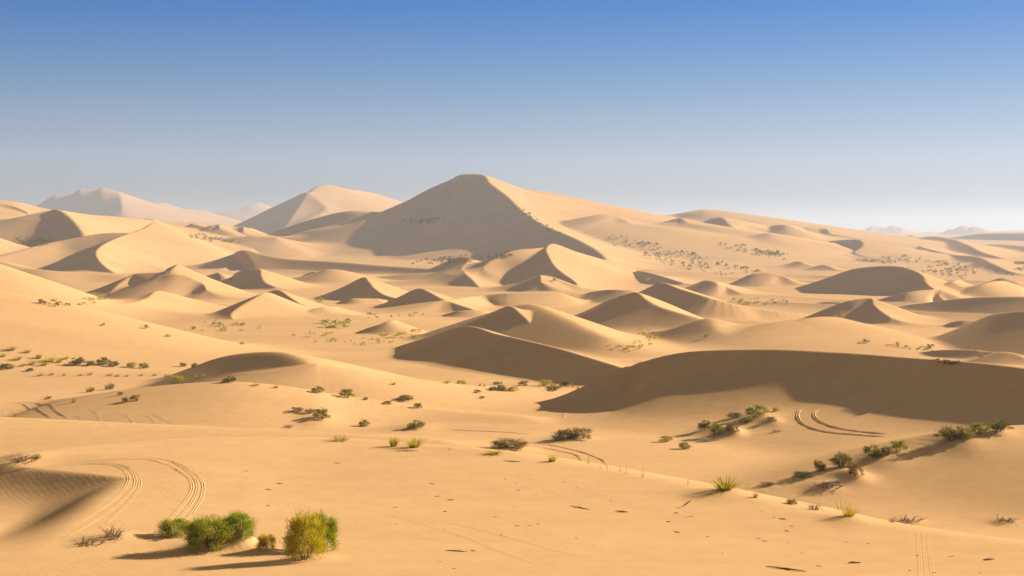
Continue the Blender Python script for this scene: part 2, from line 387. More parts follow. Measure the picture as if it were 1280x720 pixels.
def sand_material():
    m, nt, N, L, P = mat('sand')
    tc = N.new('ShaderNodeTexCoord')
    geo = N.new('ShaderNodeNewGeometry')
    n1 = N.new('ShaderNodeTexNoise'); n1.inputs['Scale'].default_value = 0.035; n1.inputs['Detail'].default_value = 9; n1.inputs['Roughness'].default_value = .58
    n2 = N.new('ShaderNodeTexNoise'); n2.inputs['Scale'].default_value = 0.9; n2.inputs['Detail'].default_value = 5
    mps = N.new('ShaderNodeMapping'); mps.inputs['Rotation'].default_value = (0, 0, math.radians(-30)); mps.inputs['Scale'].default_value = (.45, 1.6, 1)
    L.new(geo.outputs['Position'], mps.inputs['Vector']); L.new(mps.outputs[0], n1.inputs['Vector']); L.new(geo.outputs['Position'], n2.inputs['Vector'])
    r = N.new('ShaderNodeValToRGB')
    r.color_ramp.elements[0].position = .3; r.color_ramp.elements[0].color = (*SAND_A, 1)
    r.color_ramp.elements[1].position = .7; r.color_ramp.elements[1].color = (*SAND_B, 1)
    mx = N.new('ShaderNodeMix'); mx.data_type = 'FLOAT'; mx.inputs[0].default_value = .35
    L.new(n1.outputs[0], mx.inputs[2]); L.new(n2.outputs[0], mx.inputs[3])
    L.new(mx.outputs[0], r.inputs[0]); L.new(r.outputs[0], P.inputs['Base Color'])
    P.inputs['Roughness'].default_value = 1.0
    P.inputs['Specular IOR Level'].default_value = 0.0
    # wind ripples and grain
    w = N.new('ShaderNodeTexWave'); w.wave_type = 'BANDS'; w.bands_direction = 'X'
    w.inputs['Scale'].default_value = 1.6; w.inputs['Distortion'].default_value = 5; w.inputs['Detail'].default_value = 2; w.inputs['Detail Scale'].default_value = .6
    mp = N.new('ShaderNodeMapping'); mp.inputs['Rotation'].default_value = (0, 0, math.radians(-35))
    L.new(geo.outputs['Position'], mp.inputs['Vector']); L.new(mp.outputs[0], w.inputs['Vector'])
    n3 = N.new('ShaderNodeTexNoise'); n3.inputs['Scale'].default_value = .07; n3.inputs['Detail'].default_value = 2
    L.new(geo.outputs['Position'], n3.inputs['Vector'])
    mr = N.new('ShaderNodeMapRange'); mr.inputs[1].default_value = .38; mr.inputs[2].default_value = .62
    L.new(n3.outputs[0], mr.inputs[0])
    mu = N.new('ShaderNodeMath'); mu.operation = 'MULTIPLY'
    L.new(w.outputs['Fac'], mu.inputs[0]); L.new(mr.outputs[0], mu.inputs[1])
    b1 = N.new('ShaderNodeBump'); b1.inputs['Distance'].default_value = .008; b1.inputs['Strength'].default_value = .32
    L.new(mu.outputs[0], b1.inputs['Height'])
    n4 = N.new('ShaderNodeTexNoise'); n4.inputs['Scale'].default_value = 2.2; n4.inputs['Detail'].default_value = 8; n4.inputs['Roughness'].default_value = .6
    L.new(geo.outputs['Position'], n4.inputs['Vector'])
    b2 = N.new('ShaderNodeBump'); b2.inputs['Distance'].default_value = .03; b2.inputs['Strength'].default_value = .4
    L.new(n4.outputs[0], b2.inputs['Height']); L.new(b1.outputs[0], b2.inputs['Normal'])
    L.new(b2.outputs[0], P.inputs['Normal'])
    return m

SAND_A, SAND_B = (.57, .338, .155), (.72, .442, .212)
SAND = sand_material()

def sheet():
    nv = NR * NA + 1
    co = np.empty((nv, 3), np.float32)
    co[:-1, 0] = X.ravel(); co[:-1, 1] = Y.ravel(); co[:-1, 2] = H.ravel()
    co[-1] = (0, 0, H[0].mean())
    i = np.arange(NR - 1)[:, None] * NA
    j = np.arange(NA)[None, :]
    jn = (j + 1) % NA
    quads = np.stack([i + j, i + jn, i + NA + jn, i + NA + j], -1)[..., ::-1].reshape(-1, 4)
    tri = np.stack([j[0], np.full(NA, nv - 1), jn[0]], -1)
    me = bpy.data.meshes.new('desert_ground')
    nq, nt = len(quads), len(tri)
    me.vertices.add(nv); me.vertices.foreach_set('co', co.ravel())
    me.loops.add(nq * 4 + nt * 3)
    me.loops.foreach_set('vertex_index', np.concatenate([quads.ravel(), tri[:, ::-1].ravel()]).astype(np.int32))
    me.polygons.add(nq + nt)
    st = np.concatenate([np.arange(nq) * 4, nq * 4 + np.arange(nt) * 3]).astype(np.int32)
    me.polygons.foreach_set('loop_start', st)
    me.polygons.foreach_set('use_smooth', np.ones(nq + nt, bool))
    me.update(calc_edges=True)
    me.materials.append(SAND)
    o = bpy.data.objects.new('desert_ground', me)
    C.objects.link(o)
    o['kind'] = 'structure'
    return o

sheet()
# ---------------------------------------------------------------- wheel tracks pressed into the sand (grooves with raised edges), and one crest lip
def smooth_line(pts, step):
    P = np.array([spot(*p) for p in pts])
    n0 = 40 * len(P)
    S = catmull(P, n0)
    seg = np.hypot(np.diff(S[:, 0]), np.diff(S[:, 1]))
    L = np.concatenate([[0], np.cumsum(seg)])
    m = max(8, int(L[-1] / step))
    t = np.linspace(0, L[-1], m)
    return np.stack([np.interp(t, L, S[:, 0]), np.interp(t, L, S[:, 1])], 1), t

PROFILE = [(-1.0, 0.0), (-.72, .55), (-.45, 1.0), (-.22, .1), (.22, .1), (.45, 1.0), (.72, .55), (1.0, 0.0)]

def track(strands, half=.2, berm=.045, step=.25):
    V, Fc = [], []
    for pts in strands:
        S, t = smooth_line(pts, step)
        T = np.gradient(S, axis=0)
        T /= np.linalg.norm(T, axis=1)[:, None] + 1e-9
        n = len(S)
        fade = np.clip(np.minimum(t, t[-1] - t) / (.5 + .04 * t[-1]), 0, 1)
        b0 = len(V)
        for i in range(n):
            wob = 1 + .25 * math.sin(t[i] * 2.1 + b0) * math.sin(t[i] * .63)
            for (o, hgt) in PROFILE:
                x = S[i, 0] - T[i, 1] * o * half
                y = S[i, 1] + T[i, 0] * o * half
                V.append((x, y, ground(x, y) + .002 + hgt * berm * fade[i] * wob * (1 + .3 * random.uniform(-1, 1)) - .012 * (1 - fade[i]) * (1 if abs(o) > .9 else 0)))
        m = len(PROFILE)
        for i in range(n - 1):
            for k in range(m - 1):
                a = b0 + i * m + k
                Fc.append((a, a + 1, a + m + 1, a + m))
    me = bpy.data.meshes.new('tyre_track')
    me.from_pydata(V, [], Fc)
    me.polygons.foreach_set('use_smooth', [True] * len(Fc))
    # face upwards
    me.update()
    if me.polygons[0].normal.z < 0:
        me.flip_normals()
    me.materials.append(SAND)
    o = bpy.data.objects.new('tyre_track', me)
    C.objects.link(o)
    o['kind'] = 'structure'
    return o

track([[(-12, 594), (30, 585), (80, 578), (150, 573.5), (185, 572.5), (208, 575), (224, 582), (238, 592), (246, 604), (245, 617), (236, 633), (222, 649), (207, 663)],
       [(20, 588), (70, 581), (130, 576), (180, 574.5), (206, 580), (222, 588), (236, 598), (240, 609), (236, 620), (222, 638), (206, 655), (192, 668)],
       [(190, 573), (214, 576), (233, 585), (248, 596), (254, 607), (252, 621), (245, 634), (232, 650)]], .075, .011, .12)
track([[(-12, 592), (40, 585), (95, 581), (130, 580.5), (150, 585), (160, 596), (157, 608), (145, 622), (125, 637), (100, 652)],
       [(60, 582), (110, 579), (145, 580), (163, 586), (174, 598), (173, 611), (161, 627), (148, 640), (132, 655)],
       [(140, 580), (158, 585), (168, 596), (168, 608), (156, 622), (138, 638), (112, 655), (85, 670)]], .075, .010, .12)
track([[(8, 503), (30, 506), (50, 514), (64, 523)], [(24, 502.5), (48, 505), (70, 514), (86, 523.5)]], .17, .032)
track([[(92, 519), (101, 523), (110, 529)], [(112, 511), (122, 519), (131, 530)], [(2, 511), (5, 517), (7, 523)], [(16, 512), (20, 518), (22, 523)]], .12, .012)
track([[(148, 517), (162, 523), (178, 532)], [(176, 518), (190, 524), (204, 532)], [(188, 517.5), (202, 523), (218, 531)]], .12, .014)
track([[(1003, 510), (998, 515), (997, 521), (1002, 529), (1016, 536), (1040, 541), (1075, 544), (1110, 546)], [(1024, 511), (1018, 516), (1018, 521), (1026, 528), (1042, 534), (1070, 539), (1110, 543)]], .16, .05)
track([[(655, 552), (690, 557), (722, 564), (745, 572), (757, 580), (762, 589)], [(668, 558), (700, 564), (724, 572), (738, 581)]], .12, .03)
track([[(560, 537), (590, 538.5), (625, 540), (664, 543)]], .2, .04)  # small lip of a sand crest built as a ribbon, not a wheel track
track([[(1147, 668), (1149, 690), (1151, 724)], [(1153, 668), (1156, 690), (1159, 724)], [(1159, 669), (1162, 690), (1166, 724)]], .06, .002, .12)
track([[(478, 640), (540, 658), (600, 678), (668, 704)], [(560, 652), (640, 672), (720, 694)]], .1, .003, .15)
track([[(1158, 457), (1135, 468), (1110, 482), (1092, 492)], [(1150, 459), (1128, 472), (1104, 486)]], .14, .03)
track([[(697, 494), (703, 505), (707, 514), (703, 524)]], .14, .03)
# ---------------------------------------------------------------- plants
def plant_mat(name, cols, trans=.45, scale=9.0):
    m, nt, N, L, P = mat(name)
    geo = N.new('ShaderNodeNewGeometry')
    oi = N.new('ShaderNodeObjectInfo')
    no = N.new('ShaderNodeTexNoise'); no.inputs['Scale'].default_value = scale; no.inputs['Detail'].default_value = 3
    L.new(geo.outputs['Position'], no.inputs['Vector'])
    ad = N.new('ShaderNodeMath'); ad.operation = 'MULTIPLY_ADD'
    ad.inputs[1].default_value = .35; L.new(oi.outputs['Random'], ad.inputs[0]); L.new(no.outputs[0], ad.inputs[2])
    ad2 = N.new('ShaderNodeMath'); ad2.operation = 'MULTIPLY_ADD'
    ad2.inputs[1].default_value = .35; L.new(geo.outputs['Random Per Island'], ad2.inputs[0]); L.new(ad.outputs[0], ad2.inputs[2])
    r = N.new('ShaderNodeValToRGB')
    r.color_ramp.elements[0].position = .45; r.color_ramp.elements[0].color = (*cols[0], 1)
    r.color_ramp.elements[1].position = 1.05; r.color_ramp.elements[1].color = (*cols[-1], 1)
    for k, c in enumerate(cols[1:-1]):
        e = r.color_ramp.elements.new(.45 + .6 * (k + 1) / (len(cols) - 1)); e.color = (*c, 1)
    L.new(ad2.outputs[0], r.inputs[0]); L.new(r.outputs[0], P.inputs['Base Color'])
    P.inputs['Roughness'].default_value = .7
    P.inputs['Specular IOR Level'].default_value = .15
    if trans:
        tr = N.new('ShaderNodeBsdfTranslucent'); L.new(r.outputs[0], tr.inputs['Color'])
        mx = N.new('ShaderNodeMixShader'); mx.inputs[0].default_value = trans
        L.new(P.outputs[0], mx.inputs[1]); L.new(tr.outputs[0], mx.inputs[2])
        L.new(mx.outputs[0], N['Material Output'].inputs['Surface'])
    return m

GREEN = plant_mat('green_foliage', [(.15, .19, .015), (.30, .34, .02), (.46, .45, .03)])
MIDGREEN = plant_mat('mid_green_foliage', [(.09, .092, .011), (.18, .175, .015), (.32, .285, .024)])
YELLOW = plant_mat('yellow_foliage', [(.20, .19, .014), (.42, .36, .016), (.60, .47, .022)])
OLIVE = plant_mat('olive_foliage', [(.065, .056, .012), (.135, .118, .017), (.23, .19, .025)])
DRY = plant_mat('dry_foliage', [(.16, .10, .035), (.25, .17, .055), (.36, .25, .09)], .2)
STRAW = plant_mat('straw_blades', [(.20, .16, .035), (.33, .26, .06), (.45, .34, .11)], .3)
TWIG = plant_mat('dry_wood', [(.16, .095, .045), (.26, .16, .075), (.36, .24, .12)], 0)
BARK = plant_mat('bark', [(.07, .042, .022), (.13, .08, .04), (.2, .13, .07)], 0)

def mesh_from(name, V, Fq, m):
    me = bpy.data.meshes.new(name)
    V = np.asarray(V, np.float32); Fq = np.asarray(Fq, np.int32)
    me.vertices.add(len(V)); me.vertices.foreach_set('co', V.ravel())
    me.loops.add(Fq.size); me.loops.foreach_set('vertex_index', Fq.ravel())
    me.polygons.add(len(Fq)); me.polygons.foreach_set('loop_start', np.arange(len(Fq), dtype=np.int32) * Fq.shape[1])
    me.update(calc_edges=True)
    me.materials.append(m)
    return me

def strips(P0, D, length, width, droop, g):
    """thin bent strips: start points, directions, lengths -> verts and quads"""
    n = len(P0)
    D = D / (np.linalg.norm(D, axis=1)[:, None] + 1e-9)
    side = np.cross(D, g.normal(size=(n, 3)))
    side /= np.linalg.norm(side, axis=1)[:, None] + 1e-9
    l = length[:, None]
    w = width[:, None] * side
    mid = P0 + D * l * .55 + np.array([0, 0, 1]) * 0
    end = mid + (D + np.array([0, 0, -1]) * droop[:, None]) * l * .5
    V = np.stack([P0 - w * .6, P0 + w * .6, mid - w, mid + w, end - w * .25, end + w * .25], 1).reshape(-1, 3)
    b = np.arange(n)[:, None] * 6
    Fq = np.concatenate([b + np.array([[0, 1, 3, 2]]), b + np.array([[2, 3, 5, 4]])])
    return V, Fq

def foliage(seed, n, clumps, ln, wd, flat=1.0, hollow=.35, base=.0):
    """brush-like clumps filling a dome of half width .5 and height 1"""
    g = np.random.default_rng(seed)
    a = g.uniform(0, 2 * math.pi, clumps)
    zc = g.uniform(.12, .86, clumps)
    rad = .42 * np.sqrt(np.clip(1 - ((zc - .32) / .66) ** 2, .08, 1)) * g.uniform(hollow, 1.05, clumps)
    cen = np.stack([rad * np.cos(a), rad * np.sin(a), zc * flat], 1)
    size = g.uniform(.6, 1.25, clumps)
    k = g.integers(0, clumps, n)
    off = g.normal(size=(n, 3)) * (.085 * size[k])[:, None]
    P0 = cen[k] + off
    P0[:, 2] = np.maximum(P0[:, 2], base + .02)
    out = P0 - np.array([0, 0, .15])
    D = out / (np.linalg.norm(out, axis=1)[:, None] + 1e-6) * .8 + g.normal(size=(n, 3)) * .45 + np.array([0, 0, .55])
    return strips(P0, D, ln * g.uniform(.6, 1.3, n), wd * g.uniform(.6, 1.3, n), g.uniform(0, .5, n), g)

def stems(seed, n, r0, reach=1.0):
    g = np.random.default_rng(seed + 100)
    V, Fq = [], []
    for i in range(n):
        a = g.uniform(0, 2 * math.pi); lean = g.uniform(.1, .42) * reach
        top = np.array([lean * math.cos(a), lean * math.sin(a), g.uniform(.35, .85)])
        p0 = np.array([.05 * math.cos(a), .05 * math.sin(a), -.06])
        bend = g.normal(size=3) * .05
        b0 = len(V)
        for s in range(5):
            t = s / 4
            c = p0 + (top - p0) * t + bend * math.sin(math.pi * t)
            c[2] = p0[2] + (top[2] - p0[2]) * t ** .8
            rr_ = r0 * (1 - .8 * t)
            for q_ in range(5):
                th = 2 * math.pi * q_ / 5
                V.append((c[0] + rr_ * math.cos(th), c[1] + rr_ * math.sin(th), c[2]))
        for s in range(4):
            for q_ in range(5):
                Fq.append((b0 + s * 5 + q_, b0 + s * 5 + (q_ + 1) % 5, b0 + s * 5 + 5 + (q_ + 1) % 5, b0 + s * 5 + 5 + q_))
    return V, Fq

def blades(seed, n, wd, arch=.6):
    """a tuft of arching grass, half width .5 and height about 1"""
    g = np.random.default_rng(seed + 500)
    V, Fq = [], []
    for i in range(n):
        a = g.uniform(0, 2 * math.pi); r = .16 * math.sqrt(g.uniform())
        p = np.array([r * math.cos(a), r * math.sin(a), -.03])
        a2 = a + g.normal() * .6
        lean = g.uniform(.05, .45); hgt = g.uniform(.5, 1.05); dr = arch * g.uniform(.2, 1.1)
        sx, sy = -math.sin(a2) * wd, math.cos(a2) * wd
        b0 = len(V)
        for s in range(5):
            t = s / 4
            x = p[0] + math.cos(a2) * lean * t * (1 + dr * t)
            y = p[1] + math.sin(a2) * lean * t * (1 + dr * t)
            z = p[2] + hgt * (t - dr * .45 * t ** 2.4)
            w_ = 1 - .85 * t
            V.append((x - sx * w_, y - sy * w_, z)); V.append((x + sx * w_, y + sy * w_, z))
        for s in range(4):
            Fq.append((b0 + 2 * s, b0 + 2 * s + 1, b0 + 2 * s + 3, b0 + 2 * s + 2))
    return V, Fq

def twigs(seed, n, r0=.02):
    """a low tangle of dead branches, half width .5, height about 1 (squash it when placing)"""
    g = np.random.default_rng(seed + 900)
    V, Fq = [], []
    def rod(p, q_, r):
        b0 = len(V)
        d = np.array(q_) - np.array(p)
        u = np.cross(d, [0.3, .2, 1]); u /= np.linalg.norm(u) + 1e-9
        v = np.cross(d, u); v /= np.linalg.norm(v) + 1e-9
        for s in range(3):
            c = np.array(p) + d * s / 2 + (np.array([0, 0, .12]) if s == 1 else 0) * np.linalg.norm(d)
            k = r * (1 - .35 * s)
            for th in (0, 2.09, 4.19):
                V.append(tuple(c + (u * math.cos(th) + v * math.sin(th)) * k))
        for s in range(2):
            for e in range(3):
                Fq.append((b0 + 3 * s + e, b0 + 3 * s + (e + 1) % 3, b0 + 3 * s + 3 + (e + 1) % 3, b0 + 3 * s + 3 + e))
    for i in range(n):
        a = g.uniform(0, 2 * math.pi); l = g.uniform(.25, .5)
        c = g.normal(size=2) * .14
        tip = (c[0] + l * math.cos(a), c[1] + l * math.sin(a) * .6, g.uniform(.05, 1.0))
        rod((c[0], c[1], -.05), tip, r0)
        for b in range(2):
            t = g.uniform(.35, .8)
            s0 = (c[0] + (tip[0] - c[0]) * t, c[1] + (tip[1] - c[1]) * t, tip[2] * t)
            rod(s0, (s0[0] + g.normal() * .13, s0[1] + g.normal() * .1, s0[2] + g.uniform(.05, .4)), r0 * .6)
    return V, Fq

def leaf_mesh(name, seed, n, clumps, ln, wd, m, hollow=.35):
    return mesh_from(name, *foliage(seed, n, clumps, ln, wd, hollow=hollow), m)

PROTO = {}
def proto(kind, k):
    """meshes for one kind of plant: list of (part name, mesh)"""
    key = (kind, k)
    if key in PROTO:
        return PROTO[key]
    s = hash(kind) % 1 + sum(ord(c) for c in kind) * 7 + k * 31
    near = [('stem', mesh_from('stem', *stems(s, 9, .014), BARK))]
    if kind in ('green', 'yellow', 'olive', 'dry'):
        m = {'green': MIDGREEN, 'yellow': YELLOW, 'olive': OLIVE, 'dry': DRY}[kind]
        out = [('foliage', leaf_mesh('foliage', s, 1500, 26, .13, .011, m))] + near
    elif kind in ('bright_near', 'gold_near'):
        m = GREEN if kind == 'bright_near' else YELLOW
        out = [('foliage', leaf_mesh('foliage', s, 8500, 46, .10, .0045, m, .6)), ('stem', mesh_from('stem', *stems(s, 22, .009), BARK))]
    elif kind == 'grass':
        out = [('blade_tuft', mesh_from('blade_tuft', *blades(s, 90, .012), STRAW))]
    elif kind == 'lush_grass':
        out = [('blade_tuft', mesh_from('blade_tuft', *blades(s, 130, .016, .4), YELLOW))]
    elif kind == 'stalks':
        out = [('blade_tuft', mesh_from('blade_tuft', *blades(s, 9, .02, .25), STRAW))]
    elif kind == 'dead':
        out = [('branch_tangle', mesh_from('branch_tangle', *twigs(s, 26, .016), BARK))]
    elif kind.startswith('far'):
        m = {'far_olive': OLIVE, 'far_green': GREEN, 'far_yellow': YELLOW}[kind]
        out = [('foliage', leaf_mesh('foliage', s, 200, 12, .13, .04, m))]
    PROTO[key] = out
    return out

NAMES = {'green': 'desert_shrub', 'yellow': 'desert_shrub', 'olive': 'desert_shrub', 'dry': 'dry_shrub', 'bright_near': 'desert_shrub', 'gold_near': 'desert_shrub',
         'grass': 'grass_tuft', 'lush_grass': 'grass_tuft', 'stalks': 'grass_stalk', 'dead': 'dead_branch', 'far_olive': 'scrub_bush', 'far_green': 'scrub_bush', 'far_yellow': 'scrub_bush'}
CATS = {'desert_shrub': 'shrub', 'dry_shrub': 'shrub', 'grass_tuft': 'grass', 'grass_stalk': 'grass', 'dead_branch': 'dead wood', 'scrub_bush': 'shrub'}

def plant(kind, px, py, wpx, hpx, label, group=None, k=None, depth=.9, tilt=0.0):
    x, y, z = spot(px, py)
    d = math.hypot(x, y)
    w, h = wpx * d / F, hpx * d / F
    k = random.randrange(3) if k is None else k
    parts = proto(kind, k)
    nm = NAMES[kind]
    if len(parts) == 1:
        o = bpy.data.objects.new(nm, parts[0][1])
    else:
        o = bpy.data.objects.new(nm, None)
        o.empty_display_size = .3
        for pn, me in parts:
            c = bpy.data.objects.new(pn, me); C.objects.link(c); c.parent = o
    C.objects.link(o)
    o.location = (x, y, z - .03 * h)
    o.rotation_euler = (0, tilt, random.uniform(0, 6.28) if kind != 'dead' else random.uniform(-.3, .3))
    o.scale = (w, w * depth, h)
    o['label'] = label; o['category'] = CATS[nm]
    if group: o['group'] = group
    return o
# ---------------------------------------------------------------- the plants, near to far
plant('bright_near', 405, 688, 36, 47, 'green rounded half of the tallest pair of shrubs, standing just behind the golden one', k=0)
plant('gold_near', 382, 698, 54, 56, 'tall golden green rounded shrub at the front, tallest of the near plants', k=0)
plant('bright_near', 262, 683, 62, 36, 'broad bright green shrub spilling down the front of the small sand hummock', k=1)
plant('bright_near', 298, 672, 40, 31, 'bright green shrub crowning the top of the small near hummock', k=2)
plant('bright_near', 218, 669, 42, 20, 'low flat green shrub left of the near hummock', k=1)
plant('gold_near', 333, 686, 22, 21, 'small yellow shrub between the hummock and the tall golden shrub', k=1)
plant('dead', 108, 681, 44, 10, 'low dark tangle of dead branches lying left of the near green shrubs', k=0)
plant('dead', 140, 672, 40, 16, 'thin bare dead twigs sticking up from the sand left of the near green shrubs', k=1)
plant('dead', 196, 676, 16, 5, 'short dark dead branch at the foot of the low flat green shrub', k=2)
plant('dead', 26, 576, 44, 9, 'dark dead branch lying on the crest of the near dune at the far left', k=0)
plant('grass', 46, 573, 20, 10, 'sparse straw grass beside the dark dead branch on the left crest', k=0)

# the slope behind the near dune, left and middle
plant('green', 402, 524, 24, 13, 'round dark green shrub alone on the smooth mid slope above the near crest', k=0)
plant('dry', 371, 515, 18, 6, 'low dry brown tuft up and left of the round dark green shrub', k=0)
plant('dry', 387, 516, 14, 5, 'second smaller dry tuft next to the round dark green shrub', k=1)
plant('dead', 360, 534, 18, 4, 'flat dark dead scrub on the slope below the round dark green shrub', k=1)
plant('green', 455, 533, 13, 9, 'small pale green shrub left of the wide dark green one on the mid slope', k=1)
plant('green', 519, 536, 26, 11, 'wide flat topped green shrub in the middle of the mid slope', k=2)
plant('olive', 507, 500, 22, 7, 'dark low shrub alone in the pale hollow above the mid slope', k=0)
plant('olive', 522, 510, 12, 6, 'small brownish shrub below the dark low shrub in the pale hollow', k=1)
plant('green', 434, 497, 20, 11, 'green shrub on the brink at the right end of the dark round lee face', k=0)
plant('green', 397, 491, 16, 9, 'green shrub at the lower right foot of the dark round lee face', k=1)
plant('dry', 457, 500, 8, 4, 'tiny dry tuft right of the green shrub on the brink', k=2)
plant('dry', 485, 505, 12, 4, 'small dry clump left of the brownish shrub in the pale hollow', k=0)
plant('grass', 425, 551, 38, 9, 'faint straw grass fringe along the near crest, left of the arching grass', k=1)
plant('lush_grass', 492, 558, 22, 14, 'left clump of arching yellow grass on the near crest', k=0)
plant('lush_grass', 518, 559, 34, 16, 'larger clump of arching yellow grass on the near crest', k=1)
plant('stalks', 562, 563, 7, 8, 'single upright grass stalk on the near crest right of the arching grass', k=0)
plant('olive', 625, 560, 26, 9, 'olive scrub in the middle of the cluster left of the faint curved track', k=1)
plant('dry', 646, 561, 30, 11, 'dry brown scrub forming the right part of the cluster left of the faint curved track', k=1)
plant('dead', 636, 551, 34, 5, 'dead twigs scattered behind the olive scrub cluster', k=2)
plant('lush_grass', 616, 568, 32, 5, 'flat mat of green grass in front of the olive scrub cluster', k=2)
plant('olive', 704, 549, 32, 13, 'dark shrub left of its dry companion in the dip below the great shadow', k=0)
plant('dry', 726, 548, 30, 14, 'dry tan shrub leaning on the dark shrub in the dip below the great shadow', k=2)
for i, (x, y, h) in enumerate([(736, 580, 14), (750, 586, 12), (775, 590, 18), (782, 593, 20), (803, 597, 18), (935, 612, 30), (860, 606, 12)]):
    plant('stalks', x, y, h * .5, h, 'thin straw stalk standing up along the right part of the near crest', 'thin stalks along the near crest', k=i % 3)
plant('lush_grass', 690, 577, 20, 9, 'small tuft of yellow grass half hidden behind the near crest beside the faint curved track', k=0)

# the rise on the right with its shrubs
plant('yellow', 832, 552, 18, 8, 'pale yellow low shrub left of the small round shrub under the shrub hummock', k=0)
plant('green', 856, 561, 17, 9, 'small round green shrub with a long shadow below the shrub hummock', k=1)
plant('olive', 882, 537, 20, 12, 'brown green shrub at the left edge of the shrub hummock', k=2)
plant('green', 894, 543, 22, 14, 'dark green shrub at the lower front of the shrub hummock', k=0)
plant('dry', 916, 540, 19, 12, 'tan dry shrub on the sandy lump of the shrub hummock', k=1)
plant('olive', 918, 522, 18, 7, 'dark flat shrub at the upper left of the shrub hummock', k=0)
plant('green', 933, 528, 22, 8, 'low olive green shrub in the centre of the shrub hummock', k=2)
plant('green', 946, 519, 28, 14, 'largest green shrub crowning the shrub hummock', k=1)
plant('yellow', 971, 514, 12, 6, 'small yellow shrub alone right of the crowning shrub', k=2)
plant('dry', 964, 526, 14, 5, 'small dry brush on the slope below the small yellow shrub', k=0)
plant('dead', 970, 540, 18, 4, 'flat dead twigs on bare sand right of the shrub hummock', k=1)
plant('lush_grass', 906, 612, 44, 18, 'spreading yellow green grass tussock just behind the right part of the near crest', k=1)
plant('stalks', 918, 611, 10, 30, 'tall thin stalks rising out of the spreading grass tussock', k=1)
plant('dry', 960, 606, 20, 4, 'low dry brush between the grass tussock and the right rise', k=2)
plant('olive', 1003, 598, 28, 8, 'dark low brush at the left end of the line of shrubs on the right rise', k=1)
plant('olive', 1023, 589, 19, 14, 'upright brown green shrub, first of the line of shrubs on the right rise', k=2)
plant('olive', 1053, 584, 30, 18, 'olive shrub in the middle of the line of shrubs on the right rise', k=0)
plant('dry', 1070, 595, 22, 16, 'dry straw shrub on a dark sand lump in front of the olive shrub', k=1)
plant('dead', 1033, 609, 42, 8, 'fallen dead branches in front of the line of shrubs on the right rise', k=0)
plant('green', 1091, 571, 25, 16, 'leafy round green shrub on the brink of the right rise', k=2)
plant('olive', 1109, 569, 16, 11, 'dark shrub between the leafy round shrub and its dark neighbour', k=1)
plant('green', 1122, 564, 24, 13, 'dark green shrub with a ragged top, right of the leafy round shrub', k=0)
plant('olive', 1190, 551, 38, 18, 'large dark dense shrub creeping up the brink of the right rise', k=2)
plant('green', 1207, 547, 22, 13, 'dark green shrub filling the upper end of the large dense shrub', k=1)
plant('green', 1224, 542, 25, 13, 'light green shrub between the large dense shrub and the last one', k=0)
plant('olive', 1249, 539, 29, 14, 'rounded brown green shrub, last and highest on the brink of the right rise', k=2)
plant('grass', 944, 622, 12, 10, 'single curled grass tuft just beyond the near crest on the right', k=2)
plant('dry', 990, 630, 16, 6, 'low dry clump just behind the right part of the near crest', k=1)
plant('dead', 1017, 637, 24, 9, 'grey twiggy clump behind the near crest beside the yellow grass', k=1)
plant('lush_grass', 1061, 645, 30, 13, 'yellow green grass clump beside the grey twiggy clump', k=2)
plant('stalks', 1052, 638, 24, 16, 'loose bent stalks above the yellow green grass clump', k=2)
plant('dead', 1115, 653, 8, 9, 'small dark upright twig just behind the near crest on the right', k=2)
plant('dead', 1135, 651, 38, 7, 'dark brown dead log of scrub on the right slope', k=0)
plant('dead', 1257, 651, 40, 5, 'dark dead scrub line at the right edge of the slope', k=1)

# trough on the left: grass and dark shrubs
for i, (x, y, w, h) in enumerate([(14, 438, 20, 6), (34, 441, 12, 5), (22, 450, 16, 6), (48, 448, 14, 6), (62, 452, 20, 8), (74, 453, 14, 7), (40, 456, 14, 6), (4, 446, 10, 5), (55, 457, 14, 6), (28, 458, 10, 4), (82, 449, 12, 5)]):
    plant('lush_grass', x, y, w, h, 'yellow green grass tuft in the trough at the far left', 'grass tufts in the left trough', k=i % 3)
for x, y, w, h, kd, lb in [(8, 461, 18, 7, 'olive', 'dark shrub at the left edge below the grassy trough'), (97, 456, 20, 9, 'olive', 'dark reddish shrub at the left of the dark row in the left trough'),
                           (113, 457, 12, 6, 'olive', 'small dark shrub second in the dark row in the left trough'), (129, 456, 16, 10, 'green', 'tallest green shrub in the dark row in the left trough'),
                           (142, 458, 14, 7, 'olive', 'last shrub at the right of the dark row in the left trough'), (165, 459, 14, 6, 'yellow', 'pale yellow tuft right of the dark row in the left trough'),
                           (180, 460, 13, 7, 'green', 'green shrub alone right of the pale yellow tuft'), (228, 458, 10, 5, 'olive', 'small shrub left of the cusp of the round lee face'),
                           (243, 459, 8, 6, 'green', 'little upright shrub at the cusp of the round lee face'), (37, 464, 10, 4, 'olive', 'tiny dark shrub below the grassy trough'),
                           (222, 478, 20, 9, 'yellow', 'yellow shrub on the skyline of the left mid slope'), (286, 478, 20, 8, 'green', 'green shrub at the front lip of the round lee face'),
                           (137, 487, 13, 8, 'dry', 'upright dry tuft on the left mid slope'), (113, 490, 12, 6, 'dry', 'dark dry clump left of the upright dry tuft'),
                           (169, 501, 13, 7, 'dry', 'dark dry clump with a thin tail on the left mid slope'), (156, 502, 9, 6, 'dry', 'brushy dry tuft beside the dark dry clump with a tail'),
                           (92, 503, 12, 9, 'grass', 'thin straw tuft above the pair of dark wheel grooves'), (60, 499, 10, 4, 'dry', 'flat dry tuft above the left wheel grooves'),
                           (150, 494, 8, 4, 'dry', 'small dry tuft in the middle of the left mid slope'), (320, 482, 14, 4, 'lush_grass', 'thin green fringe in front of the round lee face'),
                           (345, 485, 10, 4, 'lush_grass', 'short green fringe at the foot of the round lee face')]:
    plant(kd, x, y, w, h, lb)
